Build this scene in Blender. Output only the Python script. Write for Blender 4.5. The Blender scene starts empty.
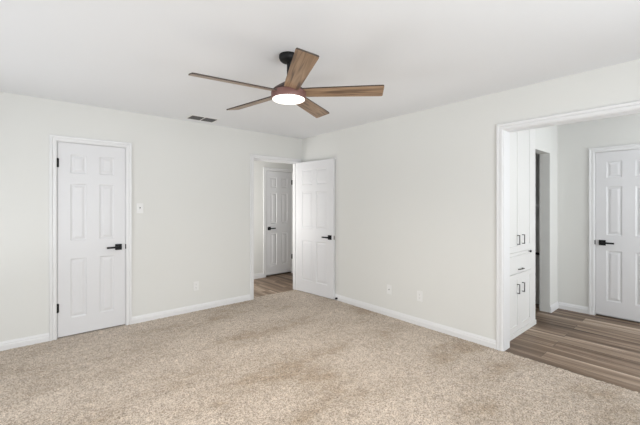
import bpy, bmesh, math, random
import numpy as np
from mathutils import Vector, Matrix

S = bpy.context.scene
COL = S.collection
R = math.radians

# ------------------------------------------------------------------ camera
cam_d = bpy.data.cameras.new('camera')
cam = bpy.data.objects.new('camera', cam_d); COL.objects.link(cam)
cam.location = (-3.393, -4.395, 1.378)
cam.rotation_euler = (R(90), 0, -math.atan2(.6518, .7584))
cam_d.sensor_fit = 'HORIZONTAL'; cam_d.sensor_width = 36
cam_d.lens = 36 * 342 / 640
cam_d.shift_y = -8 / 640
cam_d.clip_start = 0.02
S.camera = cam

# ------------------------------------------------------------------ world, lights, exposure
w = bpy.data.worlds.new('world'); S.world = w; w.use_nodes = True
bg = w.node_tree.nodes['Background']
bg.inputs[0].default_value = (0.82, 0.9, 1, 1); bg.inputs[1].default_value = 0.5
S.view_settings.view_transform = 'Standard'
S.view_settings.look = 'None'
S.view_settings.exposure = 0.0
S.view_settings.gamma = 1.0
S.view_settings.use_curve_mapping = False

def area(name, loc, aim, sx, sy, watts, color=(1, 1, 1)):
    l = bpy.data.lights.new(name, 'AREA'); l.shape = 'RECTANGLE'
    l.size = sx; l.size_y = sy; l.energy = watts; l.color = color
    o = bpy.data.objects.new(name, l); COL.objects.link(o); o.location = loc
    o.rotation_euler = Vector(aim).to_track_quat('-Z', 'Y').to_euler()
    return o

WATTS = dict(back=66, side=6, side_low=17, ceiling_fill_back=74, ground_side=56, hall=27, dressing=0, dressing_window=38, fan=84)
DAY = (0.94, 0.975, 1)
GND = (.98, .99, 1)
def lamp(key, *a, **k):
    if WATTS.get(key, 0) > 0: return area(key + '_light', *a, WATTS[key], **k)
# daylight arriving through the windows: level sky light, and light slanting down from higher sky
lamp('back', (-2.45, -5.68, 1.325), (0, 1, 0.0), 2.8, 1.5, color=DAY)
lamp('back_low', (-2.45, -5.68, 1.325), (0, 1, -.8), 2.8, 1.5, color=DAY)
lamp('side', (-4.68, -1.725, 1.29), (1, 0, 0.0), 2.3, 1.5, color=DAY)
lamp('side_low', (-4.68, -1.725, 1.29), (1, 0, -.8), 2.3, 1.5, color=DAY)
# area lamps for bounce off sunlit ground; back one added to fill the ceiling
lamp('ceiling_fill_back', (-2.45, -7.6, .12), (0, 1, .22), 4.2, 1.0, color=GND)
lamp('ground_side', (-6.6, -1.725, .12), (1, 0, .22), 3.2, .7, color=GND)
lamp('dressing_window', (1.05, -5.68, 1.33), (0, 1, 0.0), 1.1, 1.4, color=DAY)
# unseen panel added at the end wall to brighten the hall, and the lamp of the far room
lamp('hall', (-1.28, 0.64, 1.45), (1, .22, .12), 0.9, 1.7, color=(1, 0.98, 0.95))
lamp('dressing', (0.95, -4.0, 2.42), (0, 0, -1), 0.6, 0.6, color=(1, 0.99, 0.97))

# ------------------------------------------------------------------ materials
def mat(name):
    m = bpy.data.materials.new(name); m.use_nodes = True
    nt = m.node_tree
    return m, nt, nt.nodes['Principled BSDF']

def paint(name, col, rough=.5, bump=.0, scale=300, metal=0, spec=.5):
    m, nt, p = mat(name)
    p.inputs['Base Color'].default_value = (*col, 1)
    p.inputs['Roughness'].default_value = rough
    p.inputs['Metallic'].default_value = metal
    p.inputs['Specular IOR Level'].default_value = spec
    tc = nt.nodes.new('ShaderNodeTexCoord')
    n = nt.nodes.new('ShaderNodeTexNoise'); n.inputs['Scale'].default_value = scale
    n.inputs['Detail'].default_value = 3
    nt.links.new(tc.outputs['Object'], n.inputs['Vector'])
    if bump:
        b = nt.nodes.new('ShaderNodeBump'); b.inputs['Strength'].default_value = bump
        b.inputs['Distance'].default_value = .001
        nt.links.new(n.outputs['Fac'], b.inputs['Height']); nt.links.new(b.outputs['Normal'], p.inputs['Normal'])
    r = nt.nodes.new('ShaderNodeMapRange')
    r.inputs['To Min'].default_value = max(0, rough - .04); r.inputs['To Max'].default_value = min(1, rough + .04)
    nt.links.new(n.outputs['Fac'], r.inputs['Value']); nt.links.new(r.outputs['Result'], p.inputs['Roughness'])
    return m

M = {}
M['wall'] = paint('greige_wall_paint', (.735, .735, .711), .75, .25, 160, spec=.25)
M['ceiling'] = paint('white_ceiling_paint', (.825, .84, .862), .85, .25, 120, spec=.2)
M['trim'] = paint('white_trim_paint', (.775, .775, .78), .38, .05, 200)
M['door'] = paint('white_door_paint', (.735, .735, .748), .4, .08, 220)
M['cabinet'] = paint('white_cabinet_paint', (.75, .745, .73), .4, .05, 200)
M['black'] = paint('matte_black_metal', (.009, .009, .010), .5, spec=.22, scale=400, bump=0)
M['black_rod'] = paint('satin_black_metal', (.012, .012, .013), .35, 0, 400)
M['pull'] = paint('dark_pewter_pull', (.09, .088, .085), .35, 0, 400, metal=.4)
M['steel'] = paint('brushed_nickel', (.35, .34, .33), .35, 0, 500, metal=1)
M['bronze'] = paint('bronze_housing_glow_tint', (.20, .10, .088), .45, .05, 300, metal=.25)  # red tint puts the lamp's glow on the band into its colour
M['dark_bronze'] = paint('dark_bronze', (.055, .032, .03), .4, 0, 300, metal=.3)
M['plastic'] = paint('white_plastic', (.81, .81, .80), .35, 0, 300)
M['grille'] = paint('grey_painted_louver', (.11, .11, .11), .5, 0, 300)
M['duct'] = paint('dark_duct', (.03, .03, .03), .8, 0, 200)
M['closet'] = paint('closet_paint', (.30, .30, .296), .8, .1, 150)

def carpet_mat():
    m, nt, p = mat('beige_carpet'); N = nt.nodes; L = nt.links
    tc = N.new('ShaderNodeTexCoord')
    def noise(scale, detail, rough=.6):
        n = N.new('ShaderNodeTexNoise'); n.inputs['Scale'].default_value = scale
        n.inputs['Detail'].default_value = detail; n.inputs['Roughness'].default_value = rough
        L.new(tc.outputs['Object'], n.inputs['Vector']); return n
    fine = noise(105, 4, .8); mid = noise(16, 4); big = noise(1.35, 5, .65)
    off = N.new('ShaderNodeMapping'); off.inputs['Location'].default_value = (2.3, 1.1, 0); off.inputs['Rotation'].default_value = (0, 0, R(40)); off.inputs['Scale'].default_value = (.75, 1.35, 1)
    L.new(tc.outputs['Object'], off.inputs['Vector']); L.new(off.outputs['Vector'], big.inputs['Vector'])
    cr = N.new('ShaderNodeValToRGB'); e = cr.color_ramp.elements
    e[0].position = .35; e[0].color = (.15, .11, .078, 1)
    e[1].position = .65; e[1].color = (.82, .71, .595, 1)
    k = e.new(.5); k.color = (.50, .415, .335, 1)
    L.new(fine.outputs['Fac'], cr.inputs['Fac'])
    def mul(a, fac_node, lo, hi, fmin=.3, fmax=.7):
        r = N.new('ShaderNodeMapRange'); r.inputs['From Min'].default_value = fmin; r.inputs['From Max'].default_value = fmax
        r.inputs['To Min'].default_value = lo; r.inputs['To Max'].default_value = hi
        L.new(fac_node.outputs['Fac'], r.inputs['Value'])
        mx = N.new('ShaderNodeMix'); mx.data_type = 'RGBA'; mx.blend_type = 'MULTIPLY'
        mx.inputs[0].default_value = 1
        L.new(a, mx.inputs[6]); L.new(r.outputs['Result'], mx.inputs[7]); return mx.outputs[2]
    c = mul(cr.outputs['Color'], mid, .84, 1.10)
    tr = N.new('ShaderNodeValToRGB'); t = tr.color_ramp.elements      # worn, flattened patches
    t[0].position = .36; t[0].color = (.72, .665, .585, 1); t[1].position = .60; t[1].color = (1.04, 1.04, 1.04, 1)
    k = t.new(.46); k.color = (.90, .885, .86, 1)
    L.new(big.outputs['Fac'], tr.inputs['Fac'])
    mt = N.new('ShaderNodeMix'); mt.data_type = 'RGBA'; mt.blend_type = 'MULTIPLY'; mt.inputs[0].default_value = 1
    L.new(c, mt.inputs[6]); L.new(tr.outputs['Color'], mt.inputs[7]); c = mt.outputs[2]
    L.new(c, p.inputs['Base Color'])
    p.inputs['Roughness'].default_value = 1; p.inputs['Specular IOR Level'].default_value = .05
    p.inputs['Sheen Weight'].default_value = .25
    b = N.new('ShaderNodeBump'); b.inputs['Strength'].default_value = .8; b.inputs['Distance'].default_value = .006
    f2 = noise(130, 2); L.new(f2.outputs['Fac'], b.inputs['Height']); L.new(b.outputs['Normal'], p.inputs['Normal'])
    return m
M['carpet'] = carpet_mat()

def plank_mat():
    m, nt, p = mat('taupe_plank'); N = nt.nodes; L = nt.links
    tc = N.new('ShaderNodeTexCoord')
    mp = N.new('ShaderNodeMapping'); mp.inputs['Rotation'].default_value = (0, 0, R(90))
    mp.inputs['Location'].default_value = (.31, .05, 0)
    L.new(tc.outputs['Object'], mp.inputs['Vector'])
    br = N.new('ShaderNodeTexBrick'); br.offset = .37
    br.inputs['Scale'].default_value = 1
    br.inputs['Brick Width'].default_value = 1.22; br.inputs['Row Height'].default_value = .18
    br.inputs['Mortar Size'].default_value = .0016; br.inputs['Bias'].default_value = 0
    br.inputs['Color1'].default_value = (0, 0, 0, 1); br.inputs['Color2'].default_value = (1, 1, 1, 1)
    br.inputs['Mortar'].default_value = (0, 0, 0, 1)
    L.new(mp.outputs['Vector'], br.inputs['Vector'])
    # grain stretched along each board
    mg = N.new('ShaderNodeMapping'); mg.inputs['Scale'].default_value = (11, .5, 1)
    L.new(tc.outputs['Object'], mg.inputs['Vector'])
    add = N.new('ShaderNodeVectorMath'); add.operation = 'ADD'
    sc = N.new('ShaderNodeVectorMath'); sc.operation = 'SCALE'; sc.inputs['Scale'].default_value = 9
    L.new(br.outputs['Color'], sc.inputs[0]); L.new(mg.outputs['Vector'], add.inputs[0]); L.new(sc.outputs['Vector'], add.inputs[1])
    n = N.new('ShaderNodeTexNoise'); n.inputs['Scale'].default_value = 1.0; n.inputs['Detail'].default_value = 6
    n.inputs['Roughness'].default_value = .6; n.inputs['Distortion'].default_value = .4
    L.new(add.outputs['Vector'], n.inputs['Vector'])
    mixf = N.new('ShaderNodeMath'); mixf.operation = 'MULTIPLY_ADD'; mixf.inputs[1].default_value = .22
    sep = N.new('ShaderNodeSeparateColor'); L.new(br.outputs['Color'], sep.inputs[0])
    L.new(sep.outputs[0], mixf.inputs[0]); 
    sub = N.new('ShaderNodeMath'); sub.operation = 'SUBTRACT'; sub.inputs[1].default_value = .11
    L.new(n.outputs['Fac'], sub.inputs[0]); L.new(sub.outputs[0], mixf.inputs[2])
    cr = N.new('ShaderNodeValToRGB'); e = cr.color_ramp.elements
    e[0].position = .25; e[0].color = (.06, .038, .026, 1)
    e[1].position = .75; e[1].color = (.60, .485, .375, 1)
    k = e.new(.45); k.color = (.18, .122, .082, 1)
    k = e.new(.60); k.color = (.33, .248, .182, 1)
    L.new(mixf.outputs[0], cr.inputs['Fac'])
    mx = N.new('ShaderNodeMix'); mx.data_type = 'RGBA'
    L.new(br.outputs['Fac'], mx.inputs[0]); L.new(cr.outputs['Color'], mx.inputs[6]); mx.inputs[7].default_value = (.06, .045, .035, 1)
    L.new(mx.outputs[2], p.inputs['Base Color'])
    p.inputs['Roughness'].default_value = .5; p.inputs['Specular IOR Level'].default_value = .35
    return m
M['plank'] = plank_mat()

def blade_mat():
    m, nt, p = mat('rustic_oak_blade'); N = nt.nodes; L = nt.links
    tc = N.new('ShaderNodeTexCoord'); oi = N.new('ShaderNodeObjectInfo')
    mp = N.new('ShaderNodeMapping'); mp.inputs['Scale'].default_value = (2.2, 34, 8)
    L.new(tc.outputs['Object'], mp.inputs['Vector'])
    ad = N.new('ShaderNodeVectorMath'); ad.operation = 'ADD'
    L.new(mp.outputs['Vector'], ad.inputs[0])
    ms = N.new('ShaderNodeMath'); ms.operation = 'MULTIPLY'; ms.inputs[1].default_value = 37
    L.new(oi.outputs['Random'], ms.inputs[0]); L.new(ms.outputs[0], ad.inputs[1])
    n = N.new('ShaderNodeTexNoise'); n.inputs['Scale'].default_value = 1.3; n.inputs['Detail'].default_value = 6
    n.inputs['Distortion'].default_value = .8
    L.new(ad.outputs['Vector'], n.inputs['Vector'])
    cr = N.new('ShaderNodeValToRGB'); e = cr.color_ramp.elements
    e[0].position = .30; e[0].color = (.075, .042, .024, 1)
    e[1].position = .72; e[1].color = (.44, .30, .19, 1)
    k = e.new(.48); k.color = (.27, .172, .102, 1)
    L.new(n.outputs['Fac'], cr.inputs['Fac']); L.new(cr.outputs['Color'], p.inputs['Base Color'])
    p.inputs['Roughness'].default_value = .36
    return m
M['blade'] = blade_mat()
M['blade_edge'] = paint('dark_blade_edge', (.05, .035, .026), .6, 0, 300)

def glow_mat():
    m, nt, p = mat('lit_diffuser')
    p.inputs['Base Color'].default_value = (.9, .88, .85, 1)
    p.inputs['Emission Color'].default_value = (1, .93, .86, 1)
    p.inputs['Emission Strength'].default_value = 1.5
    return m
M['glow'] = glow_mat()

# ------------------------------------------------------------------ mesh helpers
def bx(bm, x0, x1, y0, y1, z0, z1):
    v = [bm.verts.new(c) for c in ((x0,y0,z0),(x1,y0,z0),(x1,y1,z0),(x0,y1,z0),(x0,y0,z1),(x1,y0,z1),(x1,y1,z1),(x0,y1,z1))]
    return [bm.faces.new([v[i] for i in f]) for f in ((3,2,1,0),(4,5,6,7),(0,1,5,4),(1,2,6,5),(2,3,7,6),(3,0,4,7))]

def lathe(bm, prof, n=40, axis='z', c=(0, 0, 0)):
    """prof: list of (radius, height) from one end to the other; ends are capped"""
    rings = []
    for r, h in prof:
        ring = []
        for i in range(n):
            a = 2 * math.pi * i / n
            p = (r * math.cos(a), r * math.sin(a), h)
            if axis == 'y': p = (p[0], p[2], p[1])
            if axis == 'x': p = (p[2], p[0], p[1])
            ring.append(bm.verts.new((p[0] + c[0], p[1] + c[1], p[2] + c[2])))
        rings.append(ring)
    for a, b in zip(rings, rings[1:]):
        for i in range(n):
            bm.faces.new((a[i], a[(i + 1) % n], b[(i + 1) % n], b[i]))
    bm.faces.new(rings[0][::-1]); bm.faces.new(rings[-1])

def put(name, bm, m, parent=None, bevel=0, smooth=False, mats=None):
    bmesh.ops.recalc_face_normals(bm, faces=bm.faces)
    me = bpy.data.meshes.new(name); bm.to_mesh(me); bm.free()
    for k in (mats or [m]): me.materials.append(M[k])
    o = bpy.data.objects.new(name, me); COL.objects.link(o)
    if parent: o.parent = parent
    if bevel:
        b = o.modifiers.new('bevel', 'BEVEL'); b.width = bevel; b.segments = 2; b.limit_method = 'ANGLE'; b.angle_limit = R(40)
    if smooth:
        for p in me.polygons: p.use_smooth = True
        try: me.set_sharp_from_angle(angle=R(35))
        except Exception: pass
    return o

def tag(o, label, cat, group=None, kind=None):
    o['label'] = label; o['category'] = cat
    if group: o['group'] = group
    if kind: o['kind'] = kind
    return o

def empty(name, loc, rz=0):
    o = bpy.data.objects.new(name, None); COL.objects.link(o); o.location = loc; o.rotation_euler = (0, 0, rz)
    o.empty_display_size = .1
    return o

# a wall with rectangular openings: runs along `ax` (0 = x, 1 = y) from a0 to a1, other axis t0..t1
def wall_bm(ax, a0, a1, t0, t1, openings, H=2.44, layers=None):
    bm = bmesh.new()
    def box(p0, p1, z0, z1, u0=t0, u1=t1):
        if p1 - p0 < 1e-5 or z1 - z0 < 1e-5: return
        if ax == 0: bx(bm, p0, p1, u0, u1, z0, z1)
        else: bx(bm, u0, u1, p0, p1, z0, z1)
    cur = a0
    for (p0, p1, z0, z1) in sorted(openings):
        box(cur, p0, 0, H); box(p0, p1, z1, H); box(p0, p1, 0, z0); cur = p1
    box(cur, a1, 0, H)
    return bm, box

# ------------------------------------------------------------------ the shell
H = 2.44
SD = dict(x0=-3.152, x1=-2.534, h=2.022)        # small closet door in the left wall
BD = dict(x0=-.885, x1=-.095, h=2.045)           # bedroom doorway
OB = dict(y0=-4.50, y1=-3.088, h=2.072)          # cased opening in the right wall
HD = dict(x0=.065, x1=.672, h=2.022)             # hall door
FD = dict(y0=-4.025, y1=-3.398, h=2.022)         # door across the dressing room
HY, FX, PY = 1.20, 1.98, -3.0

# carpet: a real pile surface, every few millimetres a tuft at its own height
def carpet():
    x0, x1, y0, y1 = -4.6, .0, -5.60, 0.0
    st = .0095
    nx = int((x1 - x0) / st) + 1; ny = int((y1 - y0) / st) + 1
    rng = np.random.default_rng(4)
    X, Y = np.meshgrid(np.linspace(x0, x1, nx), np.linspace(y0, y1, ny))
    Z = rng.normal(.0045, .0024, X.shape)
    Z = np.clip(Z, 0.0005, .009)
    jx = rng.uniform(-.3, .3, X.shape) * st; jy = rng.uniform(-.3, .3, X.shape) * st
    jx[:, 0] = jx[:, -1] = 0; jy[0] = jy[-1] = 0
    co = np.stack([X + jx, Y + jy, Z], -1).reshape(-1, 3)
    i = np.arange((ny - 1) * (nx - 1)); r, c = i // (nx - 1), i % (nx - 1)
    q = np.stack([r * nx + c, r * nx + c + 1, (r + 1) * nx + c + 1, (r + 1) * nx + c], -1)
    me = bpy.data.meshes.new('floor_carpet')
    me.vertices.add(len(co)); me.vertices.foreach_set('co', co.ravel())
    me.loops.add(q.size); me.loops.foreach_set('vertex_index', q.ravel())
    me.polygons.add(len(q)); me.polygons.foreach_set('loop_start', np.arange(len(q)) * 4)
    me.update(calc_edges=True); me.validate()
    me.polygons.foreach_set('use_smooth', np.ones(len(q), bool))
    me.materials.append(M['carpet'])
    o = bpy.data.objects.new('floor_carpet', me); COL.objects.link(o)
    # the tongue of carpet running into the doorways
    bm = bmesh.new()
    bx(bm, BD['x0'], BD['x1'], -.005, .06, -.02, .005)
    bx(bm, SD['x0'], SD['x1'], -.005, .11, -.02, .003)
    put('threshold_strip', bm, 'carpet', o)
    return o
tag(carpet(), 'beige cut pile carpet covering the bedroom floor', 'carpet', kind='structure')

bm = bmesh.new(); bx(bm, -4.72, 2.10, -5.72, 1.37, -.12, 0)
tag(put('floor', bm, 'plank'), 'taupe wood plank floor in the hall and room beyond the carpet', 'floor', kind='structure')
bm = bmesh.new(); bx(bm, -4.72, 2.10, -5.72, 1.37, H, H + .1)
tag(put('ceiling', bm, 'ceiling'), 'flat white ceiling above the ceiling fan', 'ceiling', kind='structure')

J = .018   # jamb board thickness
def op(d): return (d['x0'] - J, d['x1'] + J, 0, d['h'] + J)
def opy(d): return (d['y0'] - J, d['y1'] + J, 0, d['h'] + J)
bm, _ = wall_bm(0, -4.72, FX, 0, .12, [op(SD), op(BD)])
tag(put('wall_left', bm, 'wall'), 'pale greige wall with the closed closet door and open doorway', 'wall', kind='structure')
bm, _ = wall_bm(1, -5.60, 0, 0, .14, [opy(OB)])
tag(put('wall_right', bm, 'wall'), 'pale greige wall with the wide cased opening', 'wall', kind='structure')
W1 = (-3.9, -1.0, .55, 2.10); W2 = (-2.9, -.55, .52, 2.06); W3 = (.45, 1.65, .60, 2.06)
bm, _ = wall_bm(0, -4.72, 2.10, -5.72, -5.60, [W1, W3])
tag(put('wall_back', bm, 'wall'), 'greige window wall behind the viewpoint', 'wall', kind='structure')
bm, _ = wall_bm(1, -5.60, 0, -4.72, -4.6, [W2])
tag(put('wall_window', bm, 'wall'), 'greige window wall left of the viewpoint', 'wall', kind='structure')
bm, box = wall_bm(0, -4.72, 2.10, HY, HY + .10, [op(HD)]); box(-4.72, 2.10, 0, H, HY + .10, HY + .16)
tag(put('wall_hall', bm, 'wall'), 'pale hallway wall seen through the bedroom doorway', 'wall', kind='structure')
bm, box = wall_bm(1, -5.60, HY, FX, FX + .06, [opy(FD)]); box(-5.60, HY, 0, H, FX + .06, FX + .12)
tag(put('wall_far', bm, 'wall'), 'pale wall across the room beyond the cased opening', 'wall', kind='structure')
NX0, NX1, NH = 1.075, 1.665, 2.03
bm = bmesh.new()
bx(bm, NX0, NX1, PY, PY + .115, NH, H); bx(bm, NX1, FX, PY, PY + .115, 0, H)
tag(put('wall_closet', bm, 'wall'), 'pale wall around the narrow dark closet doorway beside the cabinet', 'wall', kind='structure')
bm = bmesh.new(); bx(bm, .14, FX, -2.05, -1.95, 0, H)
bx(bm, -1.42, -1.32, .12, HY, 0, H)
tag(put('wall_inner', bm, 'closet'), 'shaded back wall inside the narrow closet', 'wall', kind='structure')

# windows behind the viewpoint (frames only; the daylight comes through them)
def window(name, label, ax, o, t0, t1):
    p0, p1, z0, z1 = o; bm = bmesh.new(); f = .045
    def b(a0, a1, c0, c1):
        if ax == 0: bx(bm, a0, a1, t0, t1, c0, c1)
        else: bx(bm, t0, t1, a0, a1, c0, c1)
    b(p0, p0 + f, z0, z1); b(p1 - f, p1, z0, z1); b(p0 + f, p1 - f, z0, z0 + f); b(p0 + f, p1 - f, z1 - f, z1)
    b((p0 + p1) / 2 - .02, (p0 + p1) / 2 + .02, z0 + f, z1 - f)
    return tag(put(name, bm, 'trim'), label, 'window', kind='structure')
window('window_1', 'white framed window in the wall behind the viewpoint', 0, W1, -5.66, -5.61)
window('window_2', 'white framed window in the wall left of the viewpoint', 1, W2, -4.66, -4.61)

window('window_3', 'white framed window of the room beyond the wide opening', 0, W3, -5.66, -5.61)

# ------------------------------------------------------------------ trim: casings and jambs
PROF = [(0, 0), (0, .009), (.006, .013), (.026, .013), (.031, .010), (.036, .016), (.052, .018), (.057, .014), (.057, 0)]
def casing_bm(bm, ax, face, sgn, a0, a1, h, prof=PROF, rev=.005):
    """U-shaped mitred casing around an opening. ax 0: wall along x, face = y of the wall; sgn = direction it protrudes."""
    a0 -= rev; a1 += rev; h += rev
    rows = []
    for (o, d) in prof:
        pts = [(a0 - o, 0), (a0 - o, h + o), (a1 + o, h + o), (a1 + o, 0)]
        rows.append([bm.verts.new((p, face + sgn * d, z) if ax == 0 else (face + sgn * d, p, z)) for p, z in pts])
    n = len(rows)
    for i in range(n):
        a, b = rows[i], rows[(i + 1) % n]
        for k in range(3): bm.faces.new((a[k], a[k + 1], b[k + 1], b[k]))
    bm.faces.new([r[0] for r in rows]); bm.faces.new([r[3] for r in rows][::-1])

def jamb_bm(bm, ax, a0, a1, h, t0, t1, stop=None):
    def b(p0, p1, z0, z1, u0, u1):
        if ax == 0: bx(bm, p0, p1, u0, u1, z0, z1)
        else: bx(bm, u0, u1, p0, p1, z0, z1)
    b(a0 - J, a0, 0, h + J, t0, t1); b(a1, a1 + J, 0, h + J, t0, t1); b(a0, a1, h, h + J, t0, t1)
    if stop:
        s0, s1 = stop; s = .012
        b(a0, a0 + s, 0, h, s0, s1); b(a1 - s, a1, 0, h, s0, s1); b(a0 + s, a1 - s, h - s, h, s0, s1)

def trim(name, label, ax, a0, a1, h, faces, t0, t1, stop=None, prof=PROF):
    bm = bmesh.new()
    jamb_bm(bm, ax, a0, a1, h, t0, t1, stop)
    root = put(name, bm, 'trim')
    for face, sgn in faces:
        b2 = bmesh.new(); casing_bm(b2, ax, face, sgn, a0, a1, h, prof)
        put('casing', b2, 'trim', root)
    return tag(root, label, 'door frame', kind='structure')

PROFW = [(0, 0), (0, .012), (.008, .016), (.024, .016), (.029, .011), (.034, .019), (.050, .022), (.058, .016), (.058, 0)]
trim('trim_1', 'white casing around the closed door at the left', 0, SD['x0'], SD['x1'], SD['h'], [(0, -1)], 0, .12, (.048, .085))
trim('trim_2', 'white casing around the open bedroom doorway', 0, BD['x0'], BD['x1'], BD['h'], [(0, -1), (.12, 1)], 0, .12, (.048, .085))
trim('trim_3', 'white casing around the wide opening in the right wall', 1, OB['y0'], OB['y1'], OB['h'], [(0, -1), (.14, 1)], 0, .14, None, PROFW)
trim('trim_4', 'white casing around the hallway door', 0, HD['x0'], HD['x1'], HD['h'], [(HY, -1)], HY, HY + .10)
trim('trim_5', 'white casing around the door beyond the wide opening', 1, FD['y0'], FD['y1'], FD['h'], [(FX, -1)], FX, FX + .06)

# baseboards
def base(name, label, ax, a0, a1, face, sgn, h=.085):
    bm = bmesh.new()
    prof = [(0, 0), (.015, 0), (.015, h * .60), (.011, h * .68), (.011, h * .80), (.006, h * .93), (.005, h), (0, h)]
    ends = []
    for a in (a0, a1):
        ends.append([bm.verts.new((a, face + sgn * d, z) if ax == 0 else (face + sgn * d, a, z)) for d, z in prof])
    n = len(prof)
    for i in range(n): bm.faces.new((ends[0][i], ends[0][(i + 1) % n], ends[1][(i + 1) % n], ends[1][i]))
    bm.faces.new(ends[0][::-1]); bm.faces.new(ends[1])
    return tag(put(name, bm, 'trim'), label, 'baseboard', kind='structure')
CW = .0625
base('baseboard_left', 'white baseboard left of the closed door', 0, -4.6, SD['x0'] - CW, 0, -1)
base('baseboard_left', 'white baseboard between the closed door and the open doorway', 0, SD['x1'] + CW, BD['x0'] - CW, 0, -1)
base('baseboard_right', 'white baseboard along the right wall below the outlets', 1, OB['y1'] + CW, 0, 0, -1)
base('baseboard_right', 'white baseboard past the wide opening', 1, -5.60, OB['y0'] - CW, 0, -1)
base('baseboard_back', 'white baseboard under the window behind the viewpoint', 0, -4.6, -.02, -5.60, 1)
base('baseboard_window', 'white baseboard under the window left of the viewpoint', 1, -5.58, -.02, -4.6, 1)
base('baseboard_hall', 'white baseboard in the hallway left of the hallway door', 0, -1.30, HD['x0'] - CW, HY, -1)
base('baseboard_hall', 'white baseboard in the hallway right of the hallway door', 0, HD['x1'] + CW, FX, HY, -1)
base('baseboard_far', 'white baseboard left of the door beyond the wide opening', 1, FD['y1'] + CW, PY - .016, FX, -1)
base('baseboard_far', 'white baseboard right of the door beyond the wide opening', 1, -5.60, FD['y0'] - CW, FX, -1)
base('baseboard_closet', 'short white baseboard between closet doorway and corner', 0, NX1 + .0, FX, PY, -1)

# ------------------------------------------------------------------ doors
def slab_bm(W, Hd, T):
    """six-panel moulded door: local x 0..W, y 0..T, z 0..Hd; both faces moulded"""
    bm = bmesh.new()
    s = .122 if W > .7 else .108; m = .078 if W > .7 else .118
    p = (W - 2 * s - m) / 2
    xs = [0, s, s + p, s + p + m, s + 2 * p + m, W]
    k = Hd / 2.005
    zs = [0, .180 * k, .795 * k, .985 * k, 1.580 * k, 1.690 * k, 1.885 * k, Hd]
    if W > .7: zs[4] -= .035; zs[5] -= .04
    for side in (0, 1):
        Y = 0 if side == 0 else T
        sg = 1 if side == 0 else -1
        for i in range(5):
            for j in range(7):
                x0, x1, z0, z1 = xs[i], xs[i + 1], zs[j], zs[j + 1]
                if i in (1, 3) and j in (1, 3, 5):
                    rings = []
                    for (ins, dep) in ((0, 0), (.006, .0065), (.015, .0075), (.019, .0075), (.040, .002), (.044, .0018)):
                        rings.append([bm.verts.new((a, Y + sg * dep, c)) for a, c in
                                      ((x0 + ins, z0 + ins), (x1 - ins, z0 + ins), (x1 - ins, z1 - ins), (x0 + ins, z1 - ins))])
                    for a, b in zip(rings, rings[1:]):
                        for q in range(4): bm.faces.new((a[q], a[(q + 1) % 4], b[(q + 1) % 4], b[q]))
                    bm.faces.new(rings[-1])
                else:
                    bm.faces.new([bm.verts.new((a, Y, c)) for a, c in ((x0, z0), (x1, z0), (x1, z1), (x0, z1))])
    for i in range(5):
        for Z in (0, Hd):
            bm.faces.new([bm.verts.new(c) for c in ((xs[i], 0, Z), (xs[i + 1], 0, Z), (xs[i + 1], T, Z), (xs[i], T, Z))])
    for j in range(7):
        for X in (0, W):
            bm.faces.new([bm.verts.new(c) for c in ((X, 0, zs[j]), (X, 0, zs[j + 1]), (X, T, zs[j + 1]), (X, T, zs[j]))])
    bmesh.ops.remove_doubles(bm, verts=bm.verts, dist=1e-5)
    return bm

def lever(parent, x, z, y, sg, d):
    """black square-rose lever handle at local (x, y face, z); sg = outward y direction; d = lever direction along x"""
    bm = bmesh.new()
    a, b = sorted((y, y + sg * .010)); bx(bm, x - .033, x + .033, a, b, z - .033, z + .033)
    h = put('handle', bm, 'black', parent, bevel=.002)
    bm = bmesh.new(); lathe(bm, [(.011, y + sg * .010), (.011, y + sg * .046)], 20, 'y', (x, 0, z))
    a, b = sorted((y + sg * .040, y + sg * .054))
    x0, x1 = sorted((x - d * .012, x + d * .118)); bx(bm, x0, x1, a, b, z - .010, z + .010)
    put('lever', bm, 'black', h, bevel=.002)

def door(name, label, loc, rz, W, Hd, hinge_x, lever_x, lever_d, sides, hinge_side, T=.035, hinge_zs=(.30, 1.05, 1.79), latch_x=None, keep=(0, 2)):
    root = empty(name, loc, rz)
    put('door_panel', slab_bm(W, Hd, T), 'door', root, bevel=0)
    for y, sg in sides: lever(root, lever_x, .885, y, sg, lever_d)
    for i, z in enumerate(hinge_zs):
        if i not in keep: continue
        bm = bmesh.new()
        y = hinge_side
        sg = -1 if y <= 0 else 1
        lathe(bm, [(.0075, z - .047), (.009, z - .044), (.009, z + .044), (.0075, z + .047)], 16, 'z', (hinge_x, y + sg * .006, 0))
        x0, x1 = sorted((hinge_x, hinge_x + (.014 if hinge_x < W / 2 else -.014)))
        a, b = sorted((y, y + sg * .002)); bx(bm, x0, x1, a, b, z - .044, z + .044)
        put('hinge', bm, 'black', root)
    if latch_x is not None:
        bm = bmesh.new(); x, dx = latch_x
        a, b = sorted((x, x + dx * .0015)); bx(bm, a, b, T / 2 - .012, T / 2 + .012, .885 - .028, .885 + .028)
        lathe(bm, [(.007, x), (.007, x + dx * .010), (.004, x + dx * .012)], 12, 'x', (0, T / 2, .885))
        put('latch', bm, 'steel', root)
    return tag(root, label, 'door', kind='structure')

# closed closet door in the left wall: local x runs with world x, face 0 towards the room
g = .003
W = SD['x1'] - SD['x0'] - 2 * g
d1 = door('door_1', 'closed white six panel door in the left wall with black lever', (SD['x0'] + g, .006, .016), 0, W, SD['h'] - .019, -.002, W - .067, -1, [(0, -1)], 0)
bm = bmesh.new(); bx(bm, W - .0005, W + .0035, -.0075, -.002, .885 - .028, .885 + .028); bx(bm, W + .001, W + .010, -.0085, -.0065, .885 - .026, .885 + .026)
put('strike_plate', bm, 'black', d1)
# hallway door
W = HD['x1'] - HD['x0'] - 2 * g
door('door_2', 'closed white six panel door in the hallway seen through the doorway', (HD['x0'] + g, HY + .004, .034), 0, W, HD['h'] - .037, W + .002, .067, 1, [(0, -1)], 0)
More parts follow.
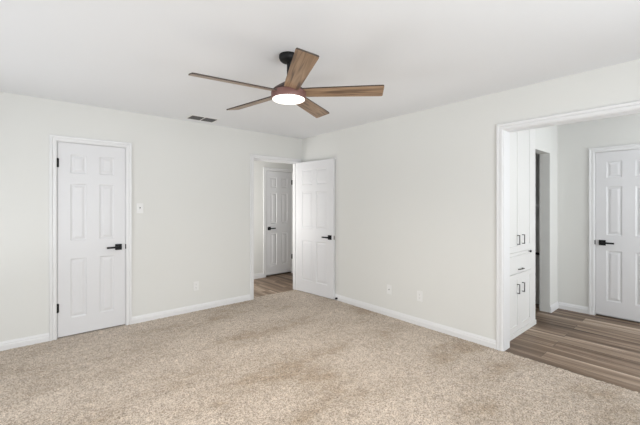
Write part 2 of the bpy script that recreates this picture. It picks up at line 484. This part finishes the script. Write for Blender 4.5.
# door of the far room: local x runs along -world y when rotated by -90 deg; face 0 must look to -x
W = FD['y1'] - FD['y0'] - 2 * g
d3 = door('door_3', 'closed white six panel door beyond the wide opening', (FX + .004, FD['y1'] - g, .024), R(-90), W, FD['h'] - .027, W + .002, .067, 1, [(0, -1)], 0)
bm = bmesh.new(); bx(bm, -.0035, .0005, -.0075, -.002, .885 - .028, .885 + .028); bx(bm, -.010, -.001, -.0085, -.0065, .885 - .026, .885 + .026)
put('strike_plate', bm, 'black', d3)
# the bedroom door, standing open about 96 degrees; hinge at the right jamb, leaf points into the room
W = .782
d4 = door('door_4', 'open white six panel door swung into the room beside the corner', (BD['x1'] - .018, -.012, .014), R(-84.8), W, 2.028, .0, W - .067, -1, [(0, -1), (.035, 1)], .035, latch_x=(W, 1), keep=(0, 1, 2))

# ------------------------------------------------------------------ built-in cabinet beyond the opening
cab = empty('linen_cabinet', (.157, PY - .02, 0))
CWD = NX0 - .157 - .002
bm = bmesh.new()
D = .52
bx(bm, 0, CWD, .02, D, 0.0, H - .003)                       # carcass
put('body', bm, 'cabinet', cab)
def ff(bm, x0, x1, z0, z1): bx(bm, x0, x1, 0, .0195, z0, z1)
bm = bmesh.new()
for a in ((0, .05, 0, H - .003), (CWD - .165, CWD, 0, H - .003), (.05, CWD - .165, 0, .075), (.05, CWD - .165, .645, .67), (.05, CWD - .165, .835, .895), (.05, CWD - .165, 2.28, H - .003)):
    ff(bm, *a)
put('face_frame', bm, 'cabinet', cab, bevel=.0015)
bm = bmesh.new(); bx(bm, 0, CWD, -.010, -.0002, 0, .05)
put('base_strip', bm, 'cabinet', cab, bevel=.002)
def pull(parent, x, z, L, vertical):
    bm = bmesh.new(); r = .0042
    if vertical:
        bx(bm, x - r, x + r, -.040, -.032, z - L / 2, z + L / 2)
        for s in (-1, 1): bx(bm, x - r, x + r, -.032, -.0105, z + s * (L / 2 - r) - r, z + s * (L / 2 - r) + r)
    else:
        bx(bm, x - L / 2, x + L / 2, -.040, -.032, z - r, z + r)
        for s in (-1, 1): bx(bm, x + s * (L / 2 - r) - r, x + s * (L / 2 - r) + r, -.032, -.0105, z - r, z + r)
    put('pull', bm, 'pull', parent, bevel=.001)
def shaker(name, x0, x1, z0, z1, fr=.058):
    bm = bmesh.new()
    bx(bm, x0, x0 + fr, -.0105, -.0005, z0, z1); bx(bm, x1 - fr, x1, -.0105, -.0005, z0, z1)
    bx(bm, x0 + fr, x1 - fr, -.0105, -.0005, z0, z0 + fr); bx(bm, x0 + fr, x1 - fr, -.0105, -.0005, z1 - fr, z1)
    bx(bm, x0 + fr, x1 - fr, -.0045, -.0005, z0 + fr, z1 - fr)
    return put(name, bm, 'cabinet', cab, bevel=.001)
e = .036; e2 = .150; cx = (e + CWD - e2) / 2
for s, x0, x1 in ((-1, e, cx - .0007), (1, cx + .0007, CWD - e2)):
    px = cx + s * .068
    pull(shaker('door', x0, x1, .062, .655), px, .50, .10, True)
    pull(shaker('door', x0, x1, .885, 2.295), px, 1.01, .10, True)
bm = bmesh.new(); bx(bm, e, CWD - e2, -.0105, -.0005, .66, .842)
dr = put('drawer', bm, 'cabinet', cab, bevel=.003); pull(dr, cx + .01, .70, .11, False)
bm = bmesh.new(); bx(bm, e, CWD - e2, -.009, -.0003, .850, .878)
po = put('pull_out_board', bm, 'cabinet', cab, bevel=.002)
bm = bmesh.new(); lathe(bm, [(.006, -.012), (.006, -.024), (.013, -.028), (.013, -.036), (.009, -.039)], 20, 'y', (.665, 0, .864))
put('knob', bm, 'black', po, smooth=True)
tag(cab, 'tall white built-in linen cabinet with black pulls inside the wide opening', 'cabinet')

# ------------------------------------------------------------------ inside the narrow closet
CY0, CY1 = PY + .116, -2.051
bm = bmesh.new(); bx(bm, 1.72, FX - .001, CY0, CY1, 1.362, 1.380); bx(bm, 1.70, 1.72, CY0, CY1, 1.352, 1.382)
bx(bm, FX - .02, FX - .001, CY0, CY1, 1.30, 1.362)
tag(put('closet_shelf', bm, 'trim', bevel=.001), 'white shelf board at eye height inside the dark closet doorway', 'shelf')
bm = bmesh.new(); lathe(bm, [(.017, CY0), (.017, CY1)], 20, 'y', (1.84, 0, .715))
for y in (CY0 + .006, CY1 - .006): lathe(bm, [(.03, y - .006), (.03, y + .006)], 20, 'y', (1.84, 0, .715))
tag(put('closet_rod', bm, 'black_rod', smooth=True), 'black hanging rod low inside the dark closet doorway', 'closet rod')

# ------------------------------------------------------------------ ceiling fan
FANX, FANY = -1.976, -2.404
fan = empty('ceiling_fan', (FANX, FANY, H))
bm = bmesh.new(); lathe(bm, [(.066, -.001), (.068, -.004), (.068, -.020), (.064, -.034), (.052, -.047), (.030, -.054), (.016, -.055)], 48)
put('canopy', bm, 'black', fan, smooth=True)
bm = bmesh.new(); lathe(bm, [(.0125, -.05), (.0125, -.212)], 24); lathe(bm, [(.022, -.182), (.024, -.187), (.024, -.212)], 24)
put('downrod', bm, 'black', fan, smooth=True)
bm = bmesh.new()
lathe(bm, [(.030, -.196), (.044, -.200), (.075, -.220), (.104, -.241), (.116, -.253), (.116, -.263)], 56)
put('motor_top', bm, 'dark_bronze', fan, smooth=True)
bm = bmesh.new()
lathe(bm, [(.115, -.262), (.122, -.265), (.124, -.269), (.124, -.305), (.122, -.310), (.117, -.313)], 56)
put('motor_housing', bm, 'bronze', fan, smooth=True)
bm = bmesh.new(); lathe(bm, [(.114, -.3125), (.114, -.317), (.108, -.320), (.090, -.3225), (.05, -.324), (.01, -.3245)], 56)
put('light_diffuser', bm, 'glow', fan, smooth=True)
fl = bpy.data.lights.new('fan_lamp_light', 'SPOT'); fl.energy = WATTS['fan']; fl.color = (1, .96, .91)
fl.spot_size = R(165); fl.spot_blend = 1; fl.shadow_soft_size = .09
flo = bpy.data.objects.new('fan_lamp_light', fl); COL.objects.link(flo); flo.location = (FANX, FANY, H - .43)
def blade_bm():
    bm = bmesh.new(); T = .009
    pts = [(.085, -.048), (.20, -.054), (.655, -.065), (.664, -.062), (.667, -.056), (.667, .056), (.664, .062), (.655, .065), (.20, .054), (.085, .048)]
    up = [bm.verts.new((x, y, T / 2)) for x, y in pts]; lo = [bm.verts.new((x, y, -T / 2)) for x, y in pts]
    bm.faces.new(up); bm.faces.new(lo[::-1])
    for i in range(len(pts)):
        f = bm.faces.new((up[i], lo[i], lo[(i + 1) % len(pts)], up[(i + 1) % len(pts)])); f.material_index = 1
    return bm
PITCH = R(-14)
b0 = put('blade', blade_bm(), None, fan, mats=['blade', 'blade_edge'])
for k in range(5):
    b = b0 if k == 0 else b0.copy()
    if k:
        COL.objects.link(b); b.parent = fan
    a = R(-44.8 + 72 * k)
    b.matrix_local = Matrix.Translation((0, 0, -.267)) @ Matrix.Rotation(a, 4, 'Z') @ Matrix.Rotation(PITCH, 4, 'X')
tag(fan, 'five blade wood and bronze ceiling fan with a lit round lamp', 'ceiling fan')

# ------------------------------------------------------------------ ceiling vent
vent = empty('ceiling_vent', (-1.74, -.247, H))
bm = bmesh.new()
vx, vy, fr = .155, .085, .022
bx(bm, -vx - fr, vx + fr, -vy - fr, -vy, -.006, -.0002); bx(bm, -vx - fr, vx + fr, vy, vy + fr, -.006, -.0002)
bx(bm, -vx - fr, -vx, -vy, vy, -.006, -.0002); bx(bm, vx, vx + fr, -vy, vy, -.006, -.0002)
bx(bm, -.008, .008, -vy, vy, -.006, -.0002)
put('frame', bm, 'plastic', vent, bevel=.0015)
for x0, x1 in ((-vx, -.008), (.008, vx)):
    bm = bmesh.new(); bx(bm, x0, x1, -vy, vy, -.0012, -.0003); bk = put('louver_bank', bm, 'duct', vent)
    bm = bmesh.new()
    n = 9
    for i in range(n):
        y = -vy + (i + .5) * 2 * vy / n
        v = [bm.verts.new(c) for c in ((x0, y - .006, -.0015), (x1, y - .006, -.0015), (x1, y + .003, -.009), (x0, y + .003, -.009),
                                       (x0, y - .0045, -.0015), (x1, y - .0045, -.0015), (x1, y + .0045, -.009), (x0, y + .0045, -.009))]
        for f in ((0, 1, 2, 3), (7, 6, 5, 4), (0, 4, 5, 1), (3, 2, 6, 7), (1, 5, 6, 2), (0, 3, 7, 4)): bm.faces.new([v[q] for q in f])
    put('slats', bm, 'grille', bk)
tag(vent, 'small ceiling air vent with two dark louver banks near the left wall', 'vent')

# ------------------------------------------------------------------ wall plates
def plate(name, label, cat, loc, rz, kind):
    """local x along the wall, -y out of the wall"""
    r = empty(name, loc, rz)
    bm = bmesh.new(); bx(bm, -.036, .036, -.0055, -.0002, -.058, .058)
    put('plate', bm, 'plastic', r, bevel=.0025)
    if kind == 'toggle':
        bm = bmesh.new(); bx(bm, -.006, .006, -.0062, -.0052, -.013, .013); put('toggle_slot', bm, 'grille', r)
        bm = bmesh.new(); v = bx(bm, -.0045, .0045, -.017, -.0055, -.013, -.002); put('toggle', bm, 'plastic', r, bevel=.001)
    if kind == 'duplex':
        for z in (-.022, .022):
            bm = bmesh.new(); bx(bm, -.017, .017, -.0075, -.005, z - .0145, z + .0145); q = put('socket', bm, 'plastic', r, bevel=.003)
            bm = bmesh.new()
            for x in (-.007, .006): bx(bm, x - .0012, x + .0012, -.0079, -.0073, z - .001, z + .008)
            lathe(bm, [(.0026, -.0079), (.0026, -.0073)], 12, 'y', (0, 0, z - .008)); put('slots', bm, 'closet', q)
    if kind == 'decora':
        bm = bmesh.new(); bx(bm, -.0168, .0168, -.0072, -.005, -.0335, .0335); q = put('insert', bm, 'plastic', r, bevel=.001)
        bm = bmesh.new()
        for z in (-.019, .019):
            for x in (-.007, .006): bx(bm, x - .0012, x + .0012, -.0076, -.007, z - .001, z + .008)
            lathe(bm, [(.0026, -.0076), (.0026, -.007)], 12, 'y', (0, 0, z - .008))
        put('slots', bm, 'closet', q)
    if kind == 'coax':
        bm = bmesh.new(); lathe(bm, [(.0075, -.0055), (.0075, -.008), (.0048, -.008), (.0048, -.014)], 16, 'y'); put('jack', bm, 'steel', r, smooth=True)
    for z in ((-.042, .042) if kind in ('coax', 'decora') else ((-.03, .03) if kind == 'toggle' else (0,))):
        bm = bmesh.new(); lathe(bm, [(.003, -.0053), (.0028, -.0063)], 10, 'y', (0, 0, z)); put('screw', bm, 'plastic', r)
    return tag(r, label, cat, 'wall outlets' if cat == 'outlet' else None)
plate('light_switch', 'white toggle light switch on the wall beside the closed door', 'light switch', (-2.385, 0, 1.335), 0, 'toggle')
plate('wall_outlet', 'white outlet low on the left wall before the open doorway', 'outlet', (-1.728, 0, .325), 0, 'duplex')
plate('cable_jack_plate', 'white cable jack plate low on the right wall nearer the corner', 'wall plate', (0, -1.758, .333), R(-90), 'coax')
plate('wall_outlet', 'white outlet low on the right wall nearer the wide opening', 'outlet', (0, -2.188, .337), R(-90), 'decora')

# ------------------------------------------------------------------ door stop behind the open door
bm = bmesh.new(); lathe(bm, [(.014, -.0155), (.014, -.019), (.009, -.020), (.009, -.030)], 16, 'x')
st = put('door_stop', bm, 'black', smooth=True); st.location = (0, -.838, .034)
bm = bmesh.new(); lathe(bm, [(.014, -.030), (.0145, -.038), (.012, -.042)], 16, 'x'); put('bumper', bm, 'black', st, smooth=True)
tag(st, 'small black door stop on the baseboard behind the open door', 'door stop')
